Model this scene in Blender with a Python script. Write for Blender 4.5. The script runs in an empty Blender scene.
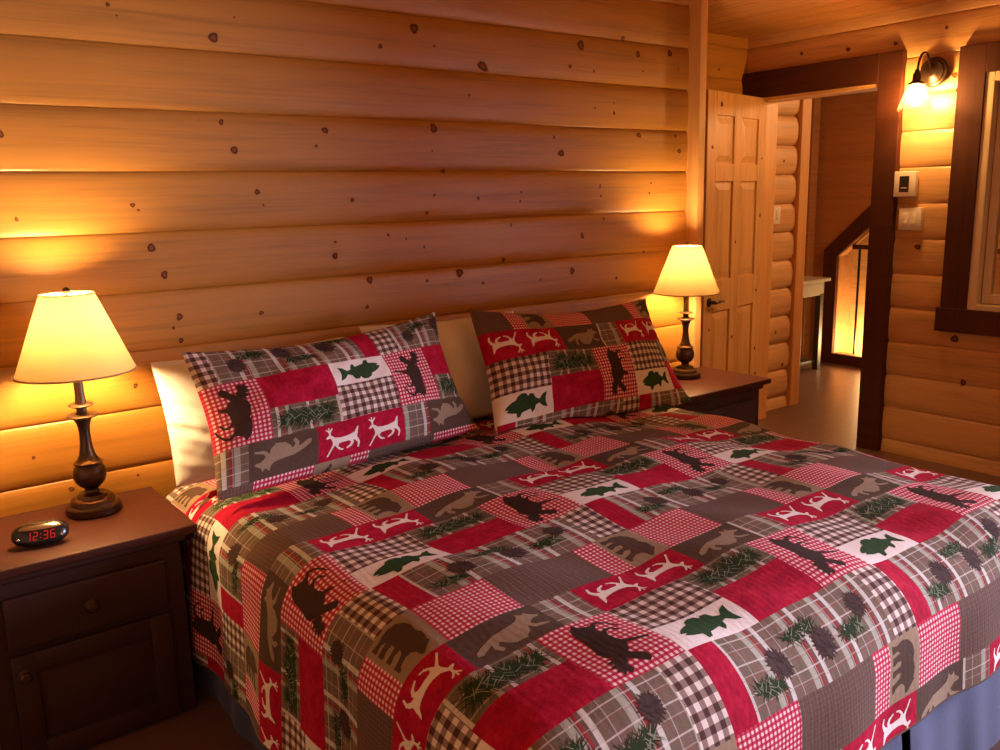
import bpy, bmesh, math, random
import numpy as np
from mathutils import Vector, Matrix
from mathutils.geometry import delaunay_2d_cdt
random.seed(7); rng = np.random.default_rng(7)
SC = bpy.context.scene; COL = SC.collection; PI = math.pi

# ------------------------------------------------------------------ node helpers
class NT:
    def __init__(s, name):
        s.m = bpy.data.materials.new(name); s.m.use_nodes = True
        s.t = s.m.node_tree; s.t.nodes.clear()
        s.out = s.t.nodes.new('ShaderNodeOutputMaterial')
    def n(s, typ, **kw):
        nd = s.t.nodes.new(typ)
        for k, v in kw.items(): setattr(nd, k, v)
        return nd
    def put(s, sock, v):
        if hasattr(v, 'is_output'): s.t.links.new(v, sock)
        elif isinstance(v, tuple) and len(v) == 3 and sock.type == 'RGBA': sock.default_value = (*v, 1)
        else: sock.default_value = v
    def math(s, op, a, b=0.0, c=None):
        nd = s.n('ShaderNodeMath', operation=op)
        s.put(nd.inputs[0], a); s.put(nd.inputs[1], b)
        if c is not None: s.put(nd.inputs[2], c)
        return nd.outputs[0]
    def mix(s, f, a, b, mode='MIX'):
        nd = s.n('ShaderNodeMix', data_type='RGBA', blend_type=mode)
        s.put(nd.inputs[0], f); s.put(nd.inputs[6], a); s.put(nd.inputs[7], b)
        return nd.outputs[2]
    def ramp(s, f, stops, const=False):
        nd = s.n('ShaderNodeValToRGB'); cr = nd.color_ramp
        cr.interpolation = 'CONSTANT' if const else 'LINEAR'
        while len(cr.elements) < len(stops): cr.elements.new(0.5)
        for e, (p, c) in zip(cr.elements, stops):
            e.position = p; e.color = (*c, 1) if not isinstance(c, float) else (c, c, c, 1)
        s.put(nd.inputs[0], f); return nd.outputs[0]
    def noise(s, vec, scale, detail=3, rough=.5, dist=0.0):
        nd = s.n('ShaderNodeTexNoise'); s.put(nd.inputs['Vector'], vec)
        nd.inputs['Scale'].default_value = scale; nd.inputs['Detail'].default_value = detail
        nd.inputs['Roughness'].default_value = rough; nd.inputs['Distortion'].default_value = dist
        return nd.outputs[0]
    def mapv(s, vec, scale=(1, 1, 1), loc=(0, 0, 0)):
        nd = s.n('ShaderNodeMapping'); s.put(nd.inputs[0], vec)
        nd.inputs['Scale'].default_value = scale; nd.inputs['Location'].default_value = loc
        return nd.outputs[0]
    def obj(s): return s.n('ShaderNodeTexCoord').outputs['Object']
    def uv(s):
        x = s.n('ShaderNodeSeparateXYZ'); u = s.n('ShaderNodeUVMap'); u.uv_map = 'UVMap'
        s.t.links.new(u.outputs[0], x.inputs[0]); return x.outputs[0], x.outputs[1], u.outputs[0]
    def bump(s, h, dist, strength=1.0):
        nd = s.n('ShaderNodeBump'); nd.inputs['Strength'].default_value = strength
        nd.inputs['Distance'].default_value = dist; s.put(nd.inputs['Height'], h); return nd.outputs[0]
    def principled(s, col, rough=.5, metal=0.0, bump=None, spec=.5, sheen=0.0, coat=0.0):
        p = s.n('ShaderNodeBsdfPrincipled')
        s.put(p.inputs['Base Color'], col); s.put(p.inputs['Roughness'], rough)
        p.inputs['Metallic'].default_value = metal; p.inputs['Specular IOR Level'].default_value = spec
        p.inputs['Sheen Weight'].default_value = sheen; p.inputs['Coat Weight'].default_value = coat
        if bump is not None: s.t.links.new(bump, p.inputs['Normal'])
        s.t.links.new(p.outputs[0], s.out.inputs[0]); return s.m

def sc3(c, k): return tuple(min(1, x*k) for x in c)
PITCH, Z0 = .192, .076
def wood(name, col, axis='X', rough=.42, contrast=1.0, course=False, fine=1.0, coat=0.0, boards=None, spec=.5):
    t = NT(name); o = t.obj()
    sx = {'X': (1.1, 22, 22), 'Y': (22, 1.1, 22), 'Z': (22, 22, 1.1)}[axis]
    vec = t.mapv(o, tuple(x*fine for x in sx))
    tone = 0.5
    if course or boards:
        s = t.n('ShaderNodeSeparateXYZ'); t.put(s.inputs[0], o)
        if course: idx = t.math('FLOOR', t.math('DIVIDE', t.math('SUBTRACT', s.outputs[2], Z0), PITCH))
        else: idx = t.math('FLOOR', t.math('DIVIDE', s.outputs[boards[0]], boards[1]))
        w = t.n('ShaderNodeTexWhiteNoise', noise_dimensions='1D'); t.put(w.inputs['W'], idx)
        off = t.n('ShaderNodeVectorMath', operation='ADD'); t.put(off.inputs[0], vec)
        sc = t.n('ShaderNodeVectorMath', operation='SCALE'); t.put(sc.inputs[0], w.outputs['Color']); sc.inputs['Scale'].default_value = 40
        t.put(off.inputs[1], sc.outputs[0]); vec = off.outputs[0]; tone = w.outputs['Value']
    g1 = t.noise(vec, 1.0, 4, .6, .6)
    g2 = t.noise(t.mapv(vec, (2.2, 5, 5)), 1.0, 2, .5, .2)
    big = t.noise(o, 1.3, 2)
    f = t.math('ADD', t.math('MULTIPLY', g1, .65), t.math('MULTIPLY', g2, .35))
    c = t.ramp(f, [(.28, sc3(col, 1-.42*contrast)), (.5, col), (.75, sc3(col, 1+.18*contrast))])
    c = t.mix(t.math('MULTIPLY', big, .22*contrast), c, (col[0]*.8, col[1]*.62, col[2]*.45))
    if tone != 0.5: c = t.mix(t.math('MULTIPLY', tone, .22*contrast), c, (col[0]*.78, col[1]*.68, col[2]*.6))
    return t.principled(c, rough, bump=t.bump(f, .0006, .5), coat=coat, spec=spec)

def plain(name, col, rough=.5, metal=0.0, var=.12, scale=40, bump=.0, sheen=0.0, spec=.5):
    t = NT(name); o = t.obj(); n = t.noise(o, scale, 3)
    c = t.mix(n, sc3(col, 1-var), sc3(col, 1+var))
    return t.principled(c, rough, metal, t.bump(n, bump) if bump else None, sheen=sheen, spec=spec)
def emit(name, col, strength):
    t = NT(name); e = t.n('ShaderNodeEmission'); e.inputs[0].default_value = (*col, 1); e.inputs[1].default_value = strength
    t.t.links.new(e.outputs[0], t.out.inputs[0]); return t.m
def thin_glass(name, tint=(.95, .95, .95), amt=1.0, haze=0.0):
    t = NT(name); tr = t.n('ShaderNodeBsdfTransparent'); gl = t.n('ShaderNodeBsdfGlossy'); f = t.n('ShaderNodeFresnel')
    tr.inputs[0].default_value = (*tint, 1); gl.inputs['Roughness'].default_value = .03; f.inputs[0].default_value = 1.45
    mx = t.n('ShaderNodeMixShader'); t.put(mx.inputs[0], t.math('MULTIPLY', f.outputs[0], amt))
    t.t.links.new(tr.outputs[0], mx.inputs[1]); t.t.links.new(gl.outputs[0], mx.inputs[2])
    hz = t.n('ShaderNodeBsdfTranslucent'); m2 = t.n('ShaderNodeMixShader'); m2.inputs[0].default_value = haze
    t.t.links.new(mx.outputs[0], m2.inputs[1]); t.t.links.new(hz.outputs[0], m2.inputs[2]); t.t.links.new(m2.outputs[0], t.out.inputs[0]); return t.m

# ------------------------------------------------------------------ mesh helpers
def mk(name, bm, mats, parent=None, smooth=False, angle=None):
    me = bpy.data.meshes.new(name); bm.normal_update(); bm.to_mesh(me); bm.free()
    for m in (mats if isinstance(mats, (list, tuple)) else [mats]): me.materials.append(m)
    o = bpy.data.objects.new(name, me); COL.objects.link(o)
    if smooth or angle:
        me.polygons.foreach_set('use_smooth', [True]*len(me.polygons))
        if angle: me.set_sharp_from_angle(angle=math.radians(angle))
    if parent: o.parent = parent
    return o
def tag(o, label=None, cat=None, group=None, kind=None):
    for k, v in (('label', label), ('category', cat), ('group', group), ('kind', kind)):
        if v: o[k] = v
    return o
def empty(name, loc=(0, 0, 0), rz=0.0):
    o = bpy.data.objects.new(name, None); o.empty_display_size = .05; COL.objects.link(o)
    o.location = loc; o.rotation_euler = (0, 0, rz); return o
def struct(o, label, cat='structure'): return tag(o, label, cat, kind='structure')
def copy_tree(o, parent=None):
    c = o.copy(); COL.objects.link(c)
    if parent: c.parent = parent
    for ch in [x for x in bpy.data.objects if x.parent == o]: copy_tree(ch, c)
    return c
def B(): return bmesh.new()
def bx(bm, x0, x1, y0, y1, z0, z1, bev=0.0, seg=2, mi=0):
    r = bmesh.ops.create_cube(bm, size=1.0); vs = r['verts']
    for v in vs: v.co = Vector(((x0+x1)/2+v.co.x*(x1-x0), (y0+y1)/2+v.co.y*(y1-y0), (z0+z1)/2+v.co.z*(z1-z0)))
    fs = {f for v in vs for f in v.link_faces}
    for f in fs: f.material_index = mi
    if bev:
        es = list({e for v in vs for e in v.link_edges})
        bmesh.ops.bevel(bm, geom=es, offset=bev, segments=seg, affect='EDGES', profile=.5, material=mi)
    return vs
def grid_faces(bm, rows, closed=False, mi=0):
    vv = [[bm.verts.new(p) for p in r] for r in rows]
    for a, b in zip(vv[:-1], vv[1:]):
        n = len(a)
        for i in range(n if closed else n-1):
            j = (i+1) % n
            try: bm.faces.new((a[i], a[j], b[j], b[i])).material_index = mi
            except ValueError: pass
    return vv
def lathe(bm, prof, c=(0, 0, 0), seg=40, mi=0, cap=True, mat=None):
    rows = []
    for r, z in prof:
        rows.append([Vector((max(r, 1e-4)*math.cos(2*PI*i/seg), max(r, 1e-4)*math.sin(2*PI*i/seg), z)) for i in range(seg)])
    M4 = (mat or Matrix()) ; cc = Vector(c)
    rows = [[M4 @ p + cc for p in r] for r in rows]
    vv = grid_faces(bm, rows, True, mi)
    if cap:
        for r, fl in ((vv[0], True), (vv[-1], False)):
            try:
                f = bm.faces.new(list(reversed(r)) if fl else r); f.material_index = mi
            except ValueError: pass
def tube(bm, pts, rad, seg=12, mi=0):
    pts = [Vector(p) for p in pts]; n = len(pts); rows = []
    up = Vector((0, 0, 1)); t0 = (pts[1]-pts[0]).normalized()
    nrm = t0.cross(up) if abs(t0.dot(up)) < .95 else t0.cross(Vector((1, 0, 0))); nrm.normalize()
    for i, p in enumerate(pts):
        t = (pts[min(i+1, n-1)]-pts[max(i-1, 0)]).normalized()
        nrm = (nrm - t*nrm.dot(t)).normalized(); bn = t.cross(nrm)
        r = rad[i] if isinstance(rad, (list, tuple)) else rad
        rows.append([p+(nrm*math.cos(2*PI*k/seg)+bn*math.sin(2*PI*k/seg))*r for k in range(seg)])
    vv = grid_faces(bm, rows, True, mi)
    bm.faces.new(list(reversed(vv[0]))).material_index = mi; bm.faces.new(vv[-1]).material_index = mi
def sph(bm, c, r, seg=16, scale=(1, 1, 1), mi=0):
    q = bmesh.ops.create_uvsphere(bm, u_segments=seg, v_segments=seg//2+2, radius=r)
    for v in q['verts']: v.co = Vector((v.co.x*scale[0]+c[0], v.co.y*scale[1]+c[1], v.co.z*scale[2]+c[2]))
    for f in {f for v in q['verts'] for f in v.link_faces}: f.material_index = mi
def prism(bm, poly, h0, h1, fn, mi=0):
    a = [bm.verts.new(fn(p, h0)) for p in poly]; b = [bm.verts.new(fn(p, h1)) for p in poly]; n = len(poly)
    fs = [bm.faces.new(a), bm.faces.new(list(reversed(b)))]
    for i in range(n): fs.append(bm.faces.new((a[i], b[i], b[(i+1) % n], a[(i+1) % n])))
    for f in fs: f.material_index = mi
    bmesh.ops.recalc_face_normals(bm, faces=fs)

# ------------------------------------------------------------------ materials
PINE = (.455, .21, .034)
M = {}
M['log_x'] = wood('pine_log_along_x', PINE, 'X', .40, course=True)
M['log_y'] = wood('pine_log_along_y_lightened', (.64, .37, .155), 'Y', .40, course=True)  # same pine as log_x; missing ambient light put into a paler colour
M['log_hall'] = wood('pine_log_hall_light_tint', (.68, .42, .18), 'X', .40, course=True)  # log pine made paler, the hall's more neutral light put into its colour
M['ceil'] = wood('pine_ceiling_boards', (.50, .235, .07), 'Y', .4, boards=(0, .14))
M['plank_x'] = wood('brown_pine_planks_along_x', (.40, .18, .06), 'X', .45, boards=(2, .15))
M['plank_y'] = wood('brown_pine_planks_along_y', (.40, .18, .06), 'Y', .45, boards=(2, .15))
M['pale_y'] = wood('pale_pine_boards', (.72, .44, .18), 'Y', .45)
M['trim'] = wood('pine_trim', (.62, .33, .115), 'Z', .45, contrast=.6)
M['trim_h'] = wood('pine_trim_level', (.62, .33, .115), 'Y', .45, contrast=.6)
M['door'] = wood('knotty_pine_door', (.60, .345, .13), 'Z', .4, contrast=.8)
M['dark_z'] = wood('dark_stained_casing_upright', (.070, .020, .008), 'Z', .62, spec=.2)
M['dark_y'] = wood('dark_stained_casing_level', (.070, .020, .008), 'Y', .62, spec=.2)
M['floor'] = wood('brown_laminate_floor', (.15, .084, .066), 'X', .38, boards=(1, .13))
M['cherry'] = wood('dark_cherry_wood', (.042, .020, .018), 'X', .42, spec=.3, contrast=.55, fine=.8)
M['cherry_top'] = wood('dark_cherry_table_top', (.062, .020, .013), 'X', .5, spec=.15, contrast=.5, fine=.8)
M['bronze'] = plain('oil_rubbed_bronze', (.075, .045, .028), .30, .75, .2, 60)
M['chrome'] = plain('polished_chrome', (.7, .66, .6), .15, 1.0, .05)
M['black'] = plain('black_plastic', (.012, .011, .011), .22)
M['iron'] = plain('black_iron', (.02, .018, .016), .4, .6)
M['plastic'] = plain('white_plastic', (.75, .68, .58), .4, var=.03)
M['vinyl'] = plain('pale_window_frame_paint', (.66, .52, .34), .5, var=.04)
M['lcd'] = plain('dark_display', (.025, .022, .02), .2)
M['cable'] = plain('white_print', (.6, .55, .5), .5)
M['grey_paint'] = plain('pale_grey_paint', (.42, .42, .36), .5)
M['dark_paint'] = plain('dark_grey_paint', (.035, .033, .03), .5)
M['skirt'] = plain('navy_bedskirt_cotton', (.034, .053, .140), .9, var=.15, scale=90, bump=.0006, sheen=.2)
M['mattress'] = plain('cream_mattress_ticking', (.7, .66, .58), .9, bump=.001)
M['linen'] = plain('ivory_pillowcase_cotton', (.78, .74, .68), .9, var=.04, scale=120, bump=.0004, sheen=.1)
M['plaster'] = plain('painted_wall_board', (.34, .22, .13), .7, var=.05)
M['glass'] = thin_glass('clear_pane_glass')
M['shade_glass'] = thin_glass('clear_shade_glass', (.98, .96, .92), .45, .035)
WARM = (1.0, .61, .27)
P_LAMP, P_SCONCE, P_HALL, P_STAIR, P_DAY = 33.0, 22.0, 66.0, 40.0, 760.0
def bulb_strength(p, r): return p/(PI*4*PI*r*r)
M['bulb'] = emit('lit_lamp_bulb', WARM, bulb_strength(P_LAMP, .03))
M['sconce_bulb'] = emit('lit_sconce_bulb', (1.0, .52, .16), bulb_strength(P_SCONCE, .034))
M['led'] = emit('red_clock_digits', (1.0, .03, .02), .5)

def shade_mat():
    t = NT('parchment_lampshade'); o = t.obj()
    n = t.noise(t.mapv(o, (60, 60, 260)), 1.0, 2)
    c = t.mix(n, (.80, .50, .17), (.90, .60, .24))
    d = t.n('ShaderNodeBsdfDiffuse'); tr = t.n('ShaderNodeBsdfTranslucent'); mx = t.n('ShaderNodeMixShader')
    t.put(d.inputs[0], (.48, .31, .13)); t.put(tr.inputs[0], c); mx.inputs[0].default_value = .048
    t.t.links.new(d.outputs[0], mx.inputs[1]); t.t.links.new(tr.outputs[0], mx.inputs[2]); t.t.links.new(mx.outputs[0], t.out.inputs[0]); return t.m
M['shade'] = shade_mat()
M['shade_trim'] = plain('lampshade_trim_band', (.30, .17, .07), .7)

def knot_mat():
    t = NT('pine_knot'); u, v, uv = t.uv()
    r = t.math('SQRT', t.math('ADD', t.math('MULTIPLY', u, u), t.math('MULTIPLY', v, v)))
    r = t.math('ADD', r, t.math('MULTIPLY', t.math('SUBTRACT', t.noise(t.obj(), 130, 2), .5), .5))
    c = t.ramp(r, [(0.0, (.22, .075, .022)), (.45, (.17, .055, .016)), (.62, (.055, .018, .007)), (.78, (.10, .032, .010)), (.95, (.42, .18, .05))])
    return t.principled(c, .75, spec=.2)
M['knot'] = knot_mat()

# --- printed cottons (UV = metres on the cloth)
def cloth(name, fn, sheen=.0):
    t = NT(name); u, v, uv = t.uv()
    c = fn(t, u, v, uv)
    uvm = t.mapv(uv, (1, 1, 1))
    q = t.math('ADD', t.math('MULTIPLY', t.math('SINE', t.math('MULTIPLY', t.math('ADD', u, t.math('MULTIPLY', t.noise(uvm, 14, 1), .03)), 2*PI/.019)), .6), t.math('MULTIPLY', t.noise(uvm, 110, 3), 4.0))
    fade = t.noise(uvm, 260, 2)
    c = t.mix(t.math('MULTIPLY', fade, .22), c, sc_dark(t, c))
    return t.principled(c, .92, bump=t.bump(q, .0006, .28), sheen=sheen, spec=.08)
def sc_dark(t, c): return t.mix(.55, c, (.02, .015, .012))
def fr(t, x, p, ph=0.0): return t.math('FRACT', t.math('ADD', t.math('DIVIDE', x, p), 100.0+ph))
def lt(t, x, k): return t.math('LESS_THAN', x, k)
def band(t, x, a, b): return t.math('MULTIPLY', t.math('GREATER_THAN', x, a), t.math('LESS_THAN', x, b))
def gingham(p, light, mid, dark):
    def f(t, u, v, uv):
        a = t.math('ADD', lt(t, fr(t, u, p), .5), lt(t, fr(t, v, p), .5))
        return t.ramp(t.math('MULTIPLY', a, .5), [(0.0, light), (.3, mid), (.7, dark)], True)
    return f
CREAM = (.82, .76, .72); RED = (.42, .008, .040)
def f_red(t, u, v, uv):
    n = t.noise(uv, 24, 4, .65, .3); n2 = t.noise(uv, 90, 3)
    return t.ramp(t.math('ADD', t.math('MULTIPLY', n, .7), t.math('MULTIPLY', n2, .3)), [(.3, (.23, .005, .024)), (.52, RED), (.72, (.54, .026, .072))])
def f_plaid(t, u, v, uv):
    n = t.noise(uv, 30, 3); fine = t.noise(t.mapv(uv, (30, 240, 1)), 1, 2)
    c = t.ramp(n, [(.3, (.16, .125, .085)), (.5, (.19, .135, .10)), (.7, (.22, .13, .105))])
    x = fr(t, u, .118, .12)
    c = t.mix(t.math('MULTIPLY', band(t, x, .02, .17), .75), c, (.50, .52, .43))
    c = t.mix(t.math('MULTIPLY', band(t, x, .17, .36), .5), c, (.14, .09, .07))
    c = t.mix(t.math('MULTIPLY', band(t, x, .215, .29), .9), c, (.34, .03, .04))
    c = t.mix(t.math('MULTIPLY', band(t, x, .36, .47), .9), c, (.70, .69, .64))
    y = fr(t, v, .052, .3)
    c = t.mix(t.math('MULTIPLY', band(t, y, .0, .06), .55), c, CREAM)
    c = t.mix(t.math('MULTIPLY', band(t, y, .42, .46), .5), c, (.55, .50, .42))
    c = t.mix(t.math('MULTIPLY', band(t, y, .52, .55), .5), c, (.36, .05, .05))
    xx = fr(t, u, .059, .35)
    c = t.mix(t.math('MULTIPLY', band(t, xx, .5, .54), .4), c, CREAM)
    return t.mix(t.math('MULTIPLY', fine, .25), c, (.10, .075, .055))
def f_olive(t, u, v, uv):
    n = t.noise(uv, 30, 3)
    c = t.ramp(n, [(.3, (.13, .105, .065)), (.7, (.19, .14, .10))])
    x = fr(t, u, .105, .55); y = fr(t, v, .05, .12)
    c = t.mix(t.math('MULTIPLY', band(t, x, .0, .12), .75), c, (.45, .45, .36))
    c = t.mix(t.math('MULTIPLY', band(t, x, .2, .28), .7), c, (.34, .05, .05))
    c = t.mix(t.math('MULTIPLY', band(t, x, .33, .42), .7), c, CREAM)
    c = t.mix(t.math('MULTIPLY', band(t, y, .0, .07), .6), c, (.5, .46, .36))
    return t.mix(t.math('MULTIPLY', band(t, y, .5, .56), .5), c, (.4, .34, .25))
def f_weave(t, u, v, uv):
    a = band(t, fr(t, u, .011), 0, .2); b = band(t, fr(t, v, .011), 0, .2)
    n = t.noise(uv, 120, 2)
    c = t.mix(n, (.108, .062, .048), (.160, .098, .078))
    c = t.mix(t.math('MULTIPLY', a, .35), c, (.25, .19, .16))
    return t.mix(t.math('MULTIPLY', b, .35), c, (.05, .035, .03))
def flat(c0, c1, s=60): return lambda t, u, v, uv: t.mix(t.noise(uv, s, 3), c0, c1)
C = {}
C['red'] = cloth('red_mottled_cotton', f_red)
C['gred'] = cloth('red_white_mini_check', gingham(.0125, (.88, .68, .68), (.52, .075, .12), (.44, .012, .045)))
C['gred2'] = cloth('red_white_check', gingham(.0138, (.88, .68, .68), (.52, .075, .12), (.44, .012, .045)))
C['gbrown'] = cloth('brown_cream_check', gingham(.029, (.76, .68, .61), (.28, .19, .165), (.080, .040, .036)))
C['plaid'] = cloth('taupe_striped_plaid', f_plaid)
C['olive'] = cloth('olive_plaid', f_olive)
C['weave'] = cloth('dark_taupe_weave', f_weave)
C['brown'] = cloth('brown_fox_ground', flat((.080, .050, .037), (.115, .074, .055)))
C['tan'] = cloth('tan_bear_ground', flat((.27, .195, .125), (.36, .27, .18)))
C['cream'] = cloth('cream_ground', flat(sc3(CREAM, .92), sc3(CREAM, 1.08)))
C['p_cream'] = cloth('cream_deer_print', flat((.78, .72, .67), (.86, .80, .75)))
C['p_dark'] = cloth('dark_brown_moose_print', flat((.040, .022, .018), (.056, .032, .026)))
C['p_green'] = cloth('green_fish_print', flat((.020, .055, .022), (.040, .085, .032)))
C['p_taupe'] = cloth('taupe_fox_print', flat((.28, .21, .145), (.35, .27, .19)))
C['p_brown'] = cloth('brown_bear_print', flat((.075, .046, .034), (.10, .064, .048)))
C['p_needle'] = cloth('green_needle_print', flat((.014, .030, .011), (.034, .058, .023)))
C['p_pale'] = cloth('pale_needle_print', flat((.20, .22, .15), (.28, .30, .21)))
C['p_cone'] = cloth('dark_cone_print', flat((.050, .030, .028), (.085, .055, .050)))
CKEYS = list(C); CMATS = [C[k] for k in CKEYS]; CI = {k: i for i, k in enumerate(CKEYS)}

# ------------------------------------------------------------------ the printed patchwork
PP = .66; A_, B_, B1, BP, C1, C2 = .115, .22, .125, .095, .165, .15; Q = A_+B_+C1+C2
m_, g_, d2, f_, c1a, c1r, c1p, r1, b_, R2 = .195, .425, .52, .74, .11, .20, .27, .005, .075, .395
def classify(X, W):
    n = np.floor(W/Q+1e-9); v = W-n*Q; u = np.mod(X-n*PP/2+1e-9, PP)
    k = np.zeros(X.shape, int)
    def s(mask, key): k[mask] = CI[key]
    a = v < A_
    ud = np.mod(u-m_, PP)
    s(a & (ud < d2-m_), 'red'); s(a & (ud >= d2-m_) & (ud < f_-m_), 'brown'); s(a & (ud >= f_-m_), 'plaid')
    b = (v >= A_) & (v < A_+B_); vb = v-A_
    s(b & (u < m_), 'gred2'); s(b & (u >= m_) & (u < g_) & (vb < B1), 'gbrown'); s(b & (u >= m_) & (u < g_) & (vb >= B1), 'cream')
    s(b & (u >= g_) & (vb < BP), 'olive'); s(b & (u >= g_) & (vb >= BP), 'red')
    c = (v >= A_+B_) & (v < A_+B_+C1); uc = np.mod(u-c1a, PP)
    s(c & (uc < c1r-c1a), 'gbrown'); s(c & (uc >= c1r-c1a) & (uc < c1p-c1a), 'red'); s(c & (uc >= c1p-c1a), 'plaid')
    e = v >= A_+B_+C1; ue = np.mod(u-r1, PP)
    s(e & (ue < b_-r1), 'gred'); s(e & (ue >= b_-r1) & (ue < c1r-r1), 'tan'); s(e & (ue >= c1r-r1) & (ue < R2-r1), 'gred'); s(e & (ue >= R2-r1), 'weave')
    return k, n
DEER = [(.03,.64),(.10,.72),(.15,.73),(.20,.68),(.28,.60),(.42,.57),(.60,.58),(.75,.62),(.84,.66),(.90,.80),(.95,.84),(.93,.70),(.92,.58),(.90,.48),(.95,.38),(.98,.26),(.94,.10),(.90,.11),(.92,.26),(.86,.36),(.78,.40),(.80,.31),(.74,.21),(.60,.14),(.58,.18),(.69,.26),(.72,.34),(.66,.40),(.50,.39),(.38,.38),(.34,.30),(.42,.20),(.50,.17),(.49,.13),(.38,.16),(.30,.26),(.26,.34),(.18,.22),(.08,.02),(.04,.03),(.15,.26),(.20,.38),(.20,.46),(.17,.56),(.14,.62),(.08,.60),(.04,.60)]
ANTLER = [(.12,.71),(.10,.84),(.03,.93),(.06,.95),(.11,.89),(.11,1.0),(.14,1.0),(.14,.88),(.21,.97),(.24,.95),(.16,.81),(.16,.71)]
MOOSE = [(.04,.36),(.01,.42),(.05,.50),(.12,.58),(.17,.66),(.24,.74),(.32,.85),(.42,.88),(.54,.83),(.68,.81),(.80,.81),(.90,.77),(1.0,.66),(.97,.62),(.92,.60),(.90,.52),(.88,.44),(.93,.34),(.90,.22),(.80,.12),(.72,.08),(.71,.11),(.79,.16),(.86,.24),(.88,.33),(.82,.40),(.76,.45),(.70,.44),(.74,.34),(.72,.24),(.64,.17),(.62,.20),(.69,.27),(.69,.35),(.62,.43),(.50,.41),(.44,.37),(.40,.24),(.35,.01),(.31,.01),(.35,.24),(.37,.37),(.33,.43),(.28,.46),(.26,.52),(.20,.48),(.16,.40),(.10,.34)]
MANT = [(.15,.66),(.10,.74),(.02,.72),(-.02,.80),(.02,.84),(-.01,.93),(.04,.90),(.06,.98),(.10,.90),(.14,1.0),(.17,.88),(.23,.95),(.24,.84),(.28,.86),(.25,.74),(.21,.69)]
BEAR = [(.02,.50),(.06,.66),(.16,.78),(.30,.83),(.44,.80),(.58,.86),(.70,.84),(.76,.81),(.80,.85),(.84,.79),(.90,.70),(.97,.62),(.98,.55),(.92,.53),(.84,.52),(.78,.46),(.76,.34),(.80,.18),(.87,.12),(.85,.07),(.71,.07),(.69,.20),(.64,.34),(.56,.38),(.54,.24),(.59,.12),(.57,.08),(.46,.08),(.45,.24),(.42,.36),(.34,.36),(.33,.22),(.37,.11),(.35,.07),(.23,.07),(.21,.24),(.20,.34),(.14,.24),(.17,.11),(.14,.07),(.03,.08),(.06,.26),(.03,.36)]
FOX = [(.01,.26),(.03,.36),(.12,.46),(.24,.54),(.34,.60),(.46,.61),(.58,.63),(.68,.67),(.73,.75),(.75,.88),(.80,.79),(.84,.79),(.86,.87),(.89,.75),(.99,.64),(.97,.59),(.89,.58),(.84,.52),(.80,.46),(.83,.37),(.99,.29),(.98,.24),(.80,.28),(.74,.40),(.71,.26),(.62,.15),(.60,.19),(.66,.30),(.65,.42),(.53,.45),(.46,.42),(.45,.32),(.52,.22),(.64,.17),(.62,.12),(.46,.15),(.38,.28),(.34,.38),(.29,.28),(.33,.15),(.28,.10),(.22,.24),(.24,.38),(.16,.32),(.08,.24)]
FISH = [(.02,.46),(.08,.58),(.18,.68),(.28,.74),(.31,.85),(.40,.93),(.50,.91),(.55,.79),(.59,.87),(.67,.84),(.71,.68),(.80,.60),(.88,.76),(.99,.84),(.95,.62),(.95,.46),(.99,.26),(.89,.32),(.80,.46),(.72,.42),(.70,.28),(.64,.18),(.60,.33),(.50,.29),(.41,.26),(.36,.12),(.29,.10),(.28,.27),(.16,.30),(.08,.35),(.05,.38),(.11,.43)]
def fill(poly, step=.014):
    xs = [p[0] for p in poly]; ys = [p[1] for p in poly]; pts = [Vector(p) for p in poly]; n = len(pts)
    edges = [(i, (i+1) % n) for i in range(n)]
    x = min(xs)+step*.5
    while x < max(xs):
        y = min(ys)+step*.5
        while y < max(ys): pts.append(Vector((x, y))); y += step
        x += step
    r = delaunay_2d_cdt(pts, edges, [list(range(n))], 1, 1e-6)
    return np.array([tuple(v) for v in r[0]]), [tuple(f) for f in r[2]]
def blade(p0, ang, L, w):
    d = np.array((math.cos(ang), math.sin(ang))); q = np.array((-d[1], d[0])); p0 = np.array(p0); V = []; F = []
    for i, t in enumerate((0, .34, .68)): V += [p0+d*L*t+q*w*(1-t*.6)*.5, p0+d*L*t-q*w*(1-t*.6)*.5]
    V.append(p0+d*L)
    return np.array(V), [(0, 1, 3, 2), (2, 3, 5, 4), (4, 5, 6)]
MOTIFS = []    # (verts in cloth metres (u, v), faces, material key, lift)
def motif(poly, key, box, orient, lift=.0004):
    u0, u1, v0, v1 = box; out = []
    for x, y in poly:
        if orient == 'up': p = (u0+x*(u1-u0), v1-y*(v1-v0))
        elif orient == 'flip': p = (u1-x*(u1-u0), v0+y*(v1-v0))
        elif orient == 'moose': p = (u1-y*(u1-u0), v1-x*(v1-v0))
        else: p = (u0+y*(u1-u0), v0+x*(v1-v0))
        out.append(p)
    V, F = fill(out); MOTIFS.append((V, F, key, lift))
for i in (0, 1):
    bxx = (m_+.022+i*.155, m_+.022+i*.155+.128, .010, .102)
    motif(DEER, 'p_cream', bxx, 'flip'); motif(ANTLER, 'p_cream', bxx, 'flip', .0005)
motif(FOX, 'p_taupe', (d2+.020, f_-.012, .006, A_-.004), 'up')
motif(MOOSE, 'p_dark', (.034, m_-.018, A_+.012, A_+B_-.016), 'moose'); motif(MANT, 'p_dark', (.034, m_-.018, A_+.012, A_+B_-.016), 'moose', .0005)
motif(FISH, 'p_green', (m_+.030, g_-.022, A_+B1+.002, A_+B_+.000), 'up')
motif(BEAR, 'p_brown', (b_+.004, c1r-.006, A_+B_+C1+.008, Q-.006), 'bear')
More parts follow.
